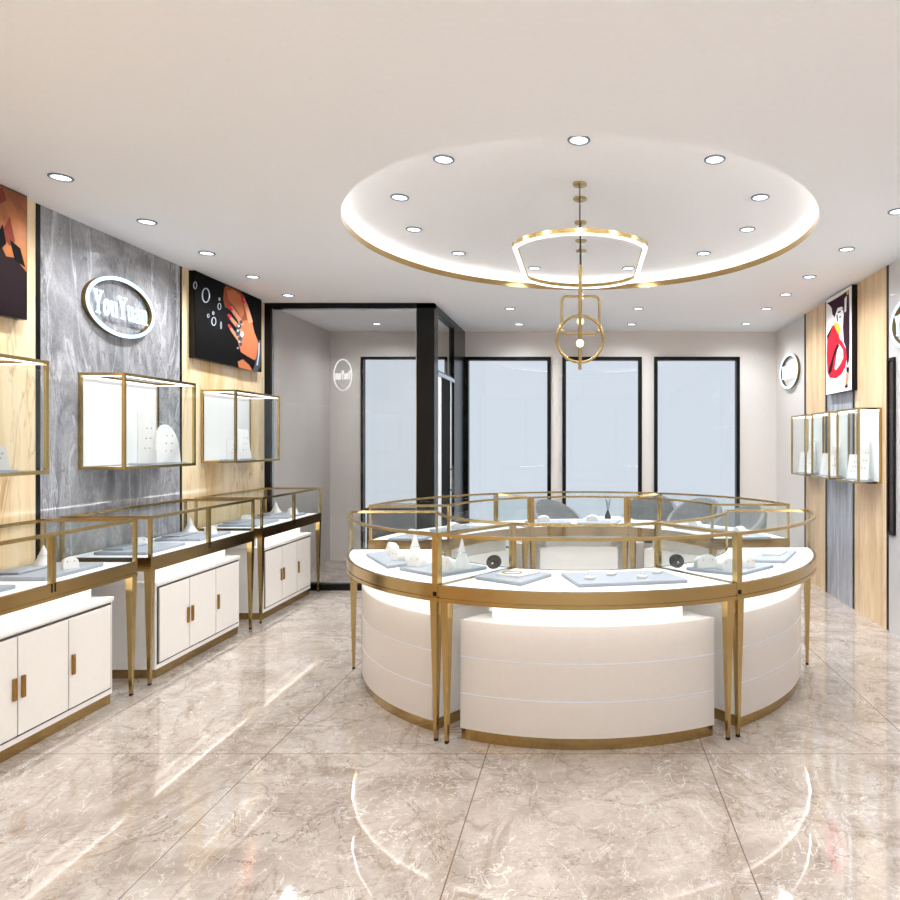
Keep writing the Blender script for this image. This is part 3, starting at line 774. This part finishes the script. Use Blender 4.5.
x, y = wp(384, 552, zt); easel = bust(x+.06, y-.01, zt, .07, .05, 'small low white stand behind the left end tray', R(-60))
o = MB().prism([at(762, 555), at(781, 556), at(787, 552), at(768, 551.5)], zz, zz+.01).build('necklace_pad', M['prop'], None, (0, 0, 0), bevel=.002)
tag(o, 'white necklace pad lying on the tray at the right end of the island', 'jewellery stand')
# black oval display discs at the inner corners
for sx, l in ((-1, 'black oval jewellery disc standing at the inner left corner of the island'), (1, 'black oval jewellery disc standing at the inner right corner of the island')):
    x, y = ip(RI+.066, sx*R(29.3))
    t = thing('jewellery_disc', (x, y, zt), l, 'jewellery stand', 'black jewellery discs', sx*R(30))
    A = [(.048*cos(R(a)), -.01+.01*sin(R(a)), .036+.036*sin(R(a))) for a in range(0, 360, 12)]; Bv = [(p[0], p[1]+.01, p[2]) for p in A]
    MB().loft(A, Bv).build('disc', M['blackvelvet'], t)
    MB().lathe([(.001, -.006), (.006, 0), (.001, .006)], (0, -.018, .03), 10).build('pearl', M['prop'], t)
# rear counters: trays and low stands
for a, r, l in ((172, 1.2, 'right tray on the rear middle counter'), (192, 1.2, 'left tray on the rear middle counter'), (128, 1.22, 'tray on the right rear counter'), (232, 1.22, 'tray on the left rear counter'),
                (106, 1.25, 'tray at the outer end of the right rear counter'), (254, 1.25, 'tray at the outer end of the left rear counter')):
    a = R(a); da = .15
    poly_tray([ip(r-.12, a-da), ip(r-.12, a+da), ip(r+.12, a+da), ip(r+.12, a-da)], zt, .018, 'grey ' + l)
    x, y = ip(r, a+.04); bust(x, y, zz, .1, .05, 'white stand on the ' + l, a+ROT)
    x, y = ip(r-.04, a-.08); ring_block(x, y, zz, 'small white ring holder on the ' + l, a+ROT)

# ---------------------------------------------------------------- hanging lights
def canopy(m, y, x=CX): return m.lathe([(.001, ZR-.001), (.041, ZR-.001), (.041, ZR-.012), (.001, ZR-.016)], (x, y, 0), 28)
t = thing('ring_chandelier', (CX, 4.53, 2.65), 'large gold barrel shaped ring light with glowing white underside', 'chandelier')
org = (CX, 4.53, 2.65)
def barrel(w, l, sag, off):
    """closed outline: straight sides at x=+-w, |y|<=l ; arcs with sagitta sag"""
    rr = (w*w+sag*sag)/(2*sag); P = []
    th = math.asin(w/rr); cy_ = l+sag-rr
    for i in range(25):
        a = th-2*th*i/24; P.append(((rr+off)*sin(a), cy_+(rr+off)*cos(a)))
    for i in range(25):
        a = -th+2*th*i/24; P.append(((rr+off)*sin(a), -(cy_+(rr+off)*cos(a))))
    return P
def barrel_mesh(o0, o1, z0, z1):
    A = barrel(.40, .40, .27, o0); Bq = barrel(.40, .40, .27, o1); n = len(A)
    vs = [(x+CX, y+4.53, z0) for x, y in A]+[(x+CX, y+4.53, z0) for x, y in Bq]+[(x+CX, y+4.53, z1) for x, y in A]+[(x+CX, y+4.53, z1) for x, y in Bq]
    fs = []
    for q in range(n):
        j = (q+1) % n
        fs += [(q, j, n+j, n+q), (2*n+q, 3*n+q, 3*n+j, 2*n+j), (q, 2*n+q, 2*n+j, j), (n+q, n+j, 3*n+j, 3*n+q)]
    return MB().add(vs, fs)
barrel_mesh(-.014, .016, 2.652, 2.678).build('ring_frame', M['gold'], t, org)
barrel_mesh(-.012, .014, 2.644, 2.6518).build('ring_led', M['ringled'], t, org)
for y in (3.86, 5.20):
    canopy(MB(), y).build('canopy', M['gold'], t, org)
    MB().tube([(CX, y, 2.677), (CX, y, ZR-.012)], .0035, 8).build('cable', M['cable'], t, org)
def bulb(t, y, z, org, kx):
    MB().lathe([(.001, -.024), (.017, -.017), (.023, 0), (.017, .017), (.001, .024)], (CX, y, z), 14).build('bulb', M['bulb'], t, org)
def pendant(y, ztop, zbot, label):
    org = (CX, y, zbot)
    t = thing('pendant_light', org, label, 'pendant light', 'gold rod pendants')
    canopy(MB(), y).build('canopy', M['gold'], t, org)
    MB().tube([(CX, y, ztop), (CX, y, ZR-.012)], .0035, 8).build('cable', M['cable'], t, org)
    MB().tube([(CX, y, zbot), (CX, y, ztop)], .0105, 12).build('rod', M['gold'], t, org)
    return t, org
t, org = pendant(4.945, 2.76, 2.46, 'plain gold rod pendant, topmost and rear of the hanging rods')
bulb(t, 4.915, 2.52, org, 0)
t, org = pendant(4.53, 2.50, 2.14, 'gold pendant with a rounded square frame')
P = []
x0, x1, z0, z1, rc = CX-.127, CX+.127, 2.185, 2.437, .035
for cx_, cz_, a0 in ((x1-rc, z1-rc, 0), (x0+rc, z1-rc, 90), (x0+rc, z0+rc, 180), (x1-rc, z0+rc, 270)):
    for i in range(7): a = R(a0+15*i); P.append((cx_+rc*cos(a), 4.53, cz_+rc*sin(a)))
MB().tube(P, .0085, 10, True).build('square_frame', M['gold'], t, org)
bulb(t, 4.50, 2.262, org, 0)
t, org = pendant(4.09, 2.53, 1.895, 'lowest gold pendant with a round hoop frame')
MB().tube([(CX+.141*cos(R(a)), 4.09, 2.082+.141*sin(R(a))) for a in range(0, 360, 6)], .0085, 10, True).build('round_frame', M['gold'], t, org)
bulb(t, 4.065, 2.052, org, 0)

# ---------------------------------------------------------------- posters
def clean(poly):
    return poly
def poster(name, xw, xf, y0, y1, z0, z1, matname, label):
    org = (xw, (y0+y1)/2, z0)
    t = thing(name, org, label, 'poster')
    MB().box(xw, xf, y0, y1, z0, z1).build('panel', M['black'], t, org, smooth=False)
    s = 1 if xf > xw else -1
    MB().box(xf, xf+s*.001, y0+.004, y1-.004, z0+.004, z1-.004).build('print_ground', M[matname], t, org, smooth=False)
    return t, org, s
def tri(poly):
    from mathutils.geometry import tessellate_polygon
    from mathutils import Vector
    return tessellate_polygon([[Vector((p[0], p[1], 0)) for p in poly]])
LAY = [0]
def shape(t, org, polys, name, mat, conv, xf, s):
    LAY[0] += 1; base = .001+.00045*(LAY[0] % 12)
    for poly in polys:
        m = MB()
        W = [conv(*p) for p in poly]
        A = [(xf+s*(base+.0004), y, z) for y, z in W]; Bq = [(xf+s*.0008, y, z) for y, z in W]
        n = len(W); fs = [tuple(f) for f in tri(W)] + [tuple(n+i for i in f) for f in tri(W)] + [(i, (i+1) % n, n+(i+1) % n, n+i) for i in range(n)]
        m.add(A+Bq, fs); m.build(name, mat, t, org, smooth=False)
def hoops(t, org, hs, name, mat, conv, xf, s):
    for (cx, cy, rx, ry, w) in hs:
        m = MB(); n = 24; vs = []
        for i in range(n):
            a = 2*pi*i/n
            for q, d in ((0, .0008), (0, .003), (w, .003), (w, .0008)):
                y, z = conv(cx+(rx-q)*cos(a), cy+(ry-q)*sin(a)); vs.append((xf+s*d, y, z))
        fs = []
        for i in range(n):
            j = (i+1) % n
            for c in range(4): fs.append((i*4+c, i*4+(c+1) % 4, j*4+(c+1) % 4, j*4+c))
        m.add(vs, fs).build(name, mat, t, org, smooth=False)
def thick_line(pts, w):
    n = []
    for i in range(len(pts)):
        a = pts[max(i-1, 0)]; c = pts[min(i+1, len(pts)-1)]; dx, dy = c[0]-a[0], c[1]-a[1]; l = math.hypot(dx, dy) or 1
        ww = w[i] if isinstance(w, (list, tuple)) else w
        n.append((-dy/l*ww/2, dx/l*ww/2))
    return [(p[0]+q[0], p[1]+q[1]) for p, q in zip(pts, n)] + [(p[0]-q[0], p[1]-q[1]) for p, q in reversed(list(zip(pts, n)))]
def ell(cx, cy, rx, ry, n=20): return [(cx+rx*cos(2*pi*i/n), cy+ry*sin(2*pi*i/n)) for i in range(n)]
def hoop(cx, cy, rx, ry, w):
    out = []; n = 20
    for i in range(n):
        a, c = 2*pi*i/n, 2*pi*(i+1)/n
        out.append([(cx+rx*cos(a), cy+ry*sin(a)), (cx+rx*cos(c), cy+ry*sin(c)), (cx+(rx-w)*cos(c), cy+(ry-w)*sin(c)), (cx+(rx-w)*cos(a), cy+(ry-w)*sin(a))])
    return out
M['p_black'] = flat('print_black', (8, 7, 8), .55, ior=1.18)
M['p_skin'] = flat('print_skin', (186, 108, 72), .55, ior=1.18, bscale=6)
M['p_skin2'] = flat('print_skin_deep', (140, 72, 44), .55, ior=1.18, bscale=6)
M['p_skin3'] = flat('print_skin_light', (206, 142, 110), .55, ior=1.18, bscale=6)
M['p_nail'] = flat('print_nail_red', (214, 34, 62), .55, ior=1.18)
M['p_silver'] = flat('print_silver', (186, 196, 206), .55, ior=1.18, bscale=120)
M['p_darksilver'] = flat('print_dark_silver', (64, 70, 76), .55, ior=1.18)
M['p_white'] = flat('print_white', (248, 246, 246), .55, ior=1.18)
M['p_red'] = flat('print_red', (214, 30, 52), .55, ior=1.18)
M['p_plum'] = flat('print_plum', (52, 14, 34), .55, ior=1.18)
M['p_yellow'] = flat('print_yellow', (216, 190, 60), .55, ior=1.18)
M['p_orange'] = stone('print_orange', [(.3, (60, 28, 16)), (.5, (130, 68, 26)), (.7, (190, 112, 40))], 1.6, (1, 1, 1), (0, 0, 0), .5, 4, .35)[0]
M['p_dark'] = flat('print_dark_brown', (34, 22, 26), .55, ior=1.18)
M['p_petal'] = flat('print_petal', (122, 58, 44), .55, ior=1.18)
# hand poster
XP = XL+.05
def c2(x, y):
    px, py = 180+x/7.5, 260+y/7.5; D = -XP*F/(585-px); return (D, HC+(443-py)*D/F)
t, org, s = poster('wall_poster', XL, XP, 5.35, 6.45, 2.128, 2.822, 'p_black', 'black wall poster of a hand with red nails and silver rings')
sh = lambda polys, n, mt: shape(t, org, polys, n, M[mt], c2, XP, s)
LAY[0] = 0
sh([[(322, 290), (330, 215), (345, 190), (400, 213), (452, 240), (482, 272), (498, 330), (500, 400), (515, 470), (470, 480), (440, 440), (410, 400), (370, 372), (335, 350)]], 'forearm_print', 'p_skin2')
sh([[(350, 230), (400, 222), (450, 262), (470, 330), (480, 400), (460, 440), (430, 380), (390, 330), (360, 300)]], 'forearm_light_print', 'p_skin')
sh([[(430, 480), (470, 455), (535, 450), (555, 540), (582, 610), (585, 700), (560, 752), (500, 720), (455, 690), (440, 640), (425, 560)],
    [(432, 762), (470, 745), (520, 790), (545, 835), (440, 806)]], 'hand_print', 'p_skin')
sh([thick_line([(470, 288), (492, 340), (510, 400), (528, 470)], [20, 26, 28, 34]), thick_line([(378, 352), (410, 400), (440, 440), (465, 490)], [20, 26, 28, 34]),
    thick_line([(362, 412), (395, 455), (425, 490), (450, 530)], [18, 24, 26, 30]), thick_line([(364, 486), (390, 530), (420, 570), (445, 600)], [14, 20, 24, 30])], 'finger_print', 'p_skin3')
sh([thick_line([(462, 290), (478, 325)], [14, 20]), thick_line([(372, 348), (390, 378)], [14, 20]), thick_line([(358, 406), (376, 436)], [14, 20]), thick_line([(361, 482), (378, 510)], [10, 16])], 'nail_print', 'p_nail')
sh([ell(438, 500, 20, 22), ell(455, 465, 12, 14), ell(430, 545, 16, 26), ell(448, 590, 16, 20), ell(452, 632, 10, 14), ell(432, 665, 8, 10),
    thick_line([(598, 600), (592, 700), (580, 790), (560, 830)], [18, 30, 40, 36])], 'jewel_print', 'p_darksilver')
sh([ell(436, 494, 9, 10), ell(462, 556, 13, 24), ell(430, 530, 7, 9), ell(442, 612, 7, 8), ell(430, 660, 5, 6), thick_line([(590, 620), (588, 700), (575, 790)], [6, 10, 10])], 'gem_print', 'p_silver')
hoops(t, org, [(192, 265, 30, 56, 7), (112, 190, 14, 28, 5), (294, 348, 13, 26, 4), (252, 460, 18, 33, 5), (210, 418, 8, 15, 3), (248, 398, 7, 13, 3), (306, 490, 6, 28, 3), (294, 294, 6, 12, 3)], 'ring_print', M['p_silver'], c2, XP, s)
# floral poster at the left photo edge
def c1(x, y):
    px, py = x/5.3, 170+y/5.3; D = -XP*F/(585-px); return (D, HC+(443-py)*D/F)
t, org, s = poster('wall_poster', XL, XP, 2.62, 3.74, 2.132, 2.822, 'p_orange', 'dark orange wall poster of flowers at the left photo edge')
sh = lambda polys, n, mt: shape(t, org, polys, n, M[mt], c1, XP, s)
LAY[0] = 0
def c1uv(u, v): return (2.62+.004+u*1.112, 2.136+v*.682)
shape(t, org, [[(0, 0), (1, 0), (1, .38), (.93, .47), (.88, .46), (.82, .62), (.70, .66), (.5, .72), (.2, .65), (0, .6)]], 'dark_body_print', M['p_dark'], c1uv, XP, s)
shape(t, org, [[(.78, .93), (.86, .985), (.88, .9), (.83, .83), (.79, .84)], [(.85, .62), (.9, .78), (.93, .60), (.9, .55)], [(.45, .85), (.55, .98), (.64, .9), (.58, .76)], [(.1, .8), (.22, .95), (.3, .85), (.2, .7)]], 'petal_print', M['p_petal'], c1uv, XP, s)
shape(t, org, [[(.76, .82), (.82, .93), (.81, .78)], [(.90, .60), (.96, .56), (.99, .42), (.93, .45)], [(.83, .60), (.86, .70), (.88, .56), (.85, .5)]], 'leaf_print', M['p_black'], c1uv, XP, s)
# fashion poster on the right wall
XQ = 2.30
def c3(x, y):
    px, py = 760+x/6.43, 280+y/6.43; D = XQ*F/(px-585); return (D, HC+(443-py)*D/F)
t, org, s = poster('wall_poster', WX, XQ, 5.80, 6.42, 1.905, 2.815, 'p_white', 'tall white wall poster of a figure in red on the right wall')
sh = lambda polys, n, mt: shape(t, org, polys, n, M[mt], c3, XQ, s)
LAY[0] = 0
sh([[(430, 152), (470, 130), (520, 100), (572, 62), (576, 200), (577, 400), (575, 500), (566, 560), (556, 500), (552, 430), (540, 400), (534, 300), (540, 220), (528, 170), (500, 180), (480, 240), (466, 220), (462, 180), (445, 158)]], 'hair_print', 'p_plum')
sh([[(478, 285), (455, 320), (434, 370), (430, 470), (434, 590), (450, 628), (490, 632), (525, 605), (550, 560), (560, 500), (552, 440), (530, 395), (515, 380), (505, 340), (490, 300)]], 'dress_print', 'p_red')
sh([[(510, 410), (535, 450), (538, 500), (515, 545), (490, 580), (480, 570), (492, 500), (500, 440)], [(505, 200), (535, 175), (540, 230), (520, 270), (490, 265)], [(545, 120), (560, 100), (556, 200), (545, 210)]], 'highlight_print', 'p_white')
sh([[(500, 410), (512, 420), (478, 500), (462, 590), (440, 610), (446, 570), (466, 500), (484, 440)], [(470, 290), (432, 360), (434, 390), (462, 320)], [(556, 560), (574, 560), (574, 600), (560, 610)], [(560, 640), (566, 690), (545, 695)]], 'shadow_print', 'p_black')
sh([[(500, 205), (520, 196), (522, 206), (504, 214)], [(524, 190), (536, 184), (536, 194)], [(512, 236), (524, 230), (522, 240), (514, 244)], [(494, 225), (500, 222), (504, 262), (498, 268)]], 'face_line_print', 'p_black')
sh([[(484, 270), (510, 290), (520, 330), (505, 350), (492, 320), (480, 290)], ell(565, 82, 6, 14)], 'necklace_print', 'p_yellow')
sh([[(558, 600), (572, 590), (570, 640), (556, 680), (552, 660)]], 'foot_print', 'p_skin3')

# narrow black framed panel at right photo edge
t = thing('framed_panel', (WX, 5.14, 1.0), 'narrow black framed dark brown panel at the right photo edge', 'panel')
org = (WX, 5.14, 1.0)
MB().box(WX-.02, WX, 5.08, 5.098, .75, 2.10).box(WX-.02, WX, 5.18, 5.20, .75, 2.10).box(WX-.02, WX, 5.098, 5.18, 2.08, 2.10).box(WX-.02, WX, 5.098, 5.18, .75, .77).build('frame', M['black'], t, org, smooth=False)
MB().box(WX-.008, WX, 5.098, 5.18, .77, 2.08).build('inset', M['brown'], t, org, smooth=False)

# ---------------------------------------------------------------- lounge by the windows
def armchair(x, y, rz, label, s=1.0):
    t = thing('tub_armchair', (x, y, 0), label, 'armchair', 'grey tub armchairs by the windows', rz)
    # shell opens toward -Y in local space
    n = 28; amax = R(128); rings = []
    for i in range(n+1):
        a = -amax+2*amax*i/n; f = cos(a/2)**2 if abs(a) < amax else .1
        top = .56+.29*max(0, cos(a*.62))**1.5 if True else 0
        ring = []
        for (dr, z) in ((0, .30), (.05, .50), (.075, top-.03), (.055, top), (.02, top), (.005, top-.04), (-.03, .46), (-.05, .34)):
            r = .235+dr; ring.append((r*sin(a)*s, r*cos(a)*.92*s, z*s))
        rings.append(ring)
    c = len(rings[0]); vs = [p for g in rings for p in g]; fs = []
    for i in range(n):
        for q in range(c): fs.append((i*c+q, i*c+(q+1) % c, (i+1)*c+(q+1) % c, (i+1)*c+q))
    fs += [tuple(reversed(range(c))), tuple(n*c+q for q in range(c))]
    MB().add(vs, fs).build('backrest', M['chair'], t)
    MB().lathe([(.001, .34*s), (.25*s, .34*s), (.265*s, .37*s), (.265*s, .43*s), (.24*s, .455*s), (.001, .46*s)], (0, -.02, 0), 28).build('seat', M['chairdark'], t)
    for sx in (-1, 1):
        for sy in (-1, 1):
            MB().tube([(sx*.2*s, sy*.18*s, .36*s), (sx*.25*s, sy*.22*s, 0)], [.014, .009], 10).build('leg', M['black'], t)
    return t
armchair(-.27, 7.02, R(45), 'grey tub armchair at the left of the lounge, in front of the middle window gap')
armchair(.76, 7.72, R(-8), 'smaller looking grey tub armchair behind the vase, right of centre')
armchair(1.16, 7.2, R(-40), 'grey tub armchair in front of the right window, beside the corner')
armchair(1.44, 6.45, R(-62), 'grey tub armchair nearest the right wall, behind the right rear counter')
t = thing('round_table', (.22, 6.66, 0), 'round white table between the grey armchairs', 'table')
MB().lathe([(.001, .670), (.25, .670), (.26, .68), (.26, .69), (.25, .698), (.001, .698)], n=40).build('table_top', M['deck'], t)
MB().lathe([(.001, 0), (.2, 0), (.2, .012), (.03, .03), (.022, .10), (.022, .64), (.06, .669), (.001, .669)], n=28).build('pedestal', M['black'], t)
vx, vy = .225, 6.66
t = thing('twig_vase', (vx, vy, .698), 'small black vase with thin dry twigs on the white table', 'vase')
MB().lathe([(.001, 0), (.03, 0), (.034, .012), (.022, .05), (.013, .072), (.011, .08), (.006, .08)], n=22).build('vase', M['ceramic'], t)
for i in range(7):
    a = 2*pi*i/7; lean = .03+.03*random.random(); hh = .15+.06*random.random()
    P = [(0.004*cos(a), .004*sin(a), .06), (lean*.4*cos(a), lean*.4*sin(a), .06+hh*.45), (lean*cos(a+.3), lean*sin(a+.3), .06+hh)]
    m = MB().tube(P, [.0018, .0015, .0008], 5)
    m.tube([P[1], (P[1][0]+.02*cos(a+1.5), P[1][1]+.02*sin(a+1.5), P[1][2]+.05)], [.0012, .0006], 5)
    m.build('twig', M['cable'], t)
o = MB().box(.355, .395, 6.70, 6.74, .698, .735).build('card_holder', M['silver'], None, (.375, 6.72, .698), smooth=False); 
o.parent = None; tag(o, 'tiny grey card holder on the white table right of the vase', 'card holder')

# dark desk and chair inside the booth
t = thing('booth_desk', (-2.0, 7.7, 0), 'dark brown desk standing inside the glass booth', 'desk')
MB().box(-.42, .38, -.32, .32, .70, .735).build('desk_top', M['brown'], t, bevel=.004)
MB().box(-.40, -.36, -.30, .30, 0, .70).build('side_panel', M['brown'], t)
MB().box(.32, .36, -.30, .30, 0, .70).build('side_panel', M['brown'], t)
MB().box(-.36, .32, -.28, -.25, .18, .70).build('front_panel', M['brown'], t)

# ---------------------------------------------------------------- world, camera, view
w = bpy.data.worlds.new('World'); S.world = w; w.use_nodes = True
bg = w.node_tree.nodes['Background']
bg.inputs[0].default_value = (*s2l((214, 222, 233)), 1); bg.inputs[1].default_value = .88
sun = bpy.data.lights.new('Sun', 'SUN'); sun.energy = 13; sun.angle = R(2); sun.color = (.92, .965, 1)
so = bpy.data.objects.new('Sun', sun); COL.objects.link(so)
so.rotation_euler = (R(38), 0, 0)     # added: shines through the unseen shop front so floor bounce lifts the ceiling
cam = bpy.data.cameras.new('Camera'); co = bpy.data.objects.new('Camera', cam); COL.objects.link(co)
co.location = (0, 0, HC); co.rotation_euler = (R(90), 0, 0)
cam.sensor_width = 36; cam.lens = 36*F/900; cam.shift_x = -.15; cam.shift_y = -7/900; cam.clip_start = .05
S.camera = co
S.view_settings.view_transform = 'Standard'; S.view_settings.look = 'None'
S.view_settings.exposure = 0.25; S.view_settings.gamma = 1; S.view_settings.use_curve_mapping = False
c = S.cycles
c.transparent_max_bounces = 40; c.max_bounces = 10; c.diffuse_bounces = 5; c.glossy_bounces = 6; c.use_denoising = True
c.sample_clamp_indirect = 6; c.caustics_reflective = False
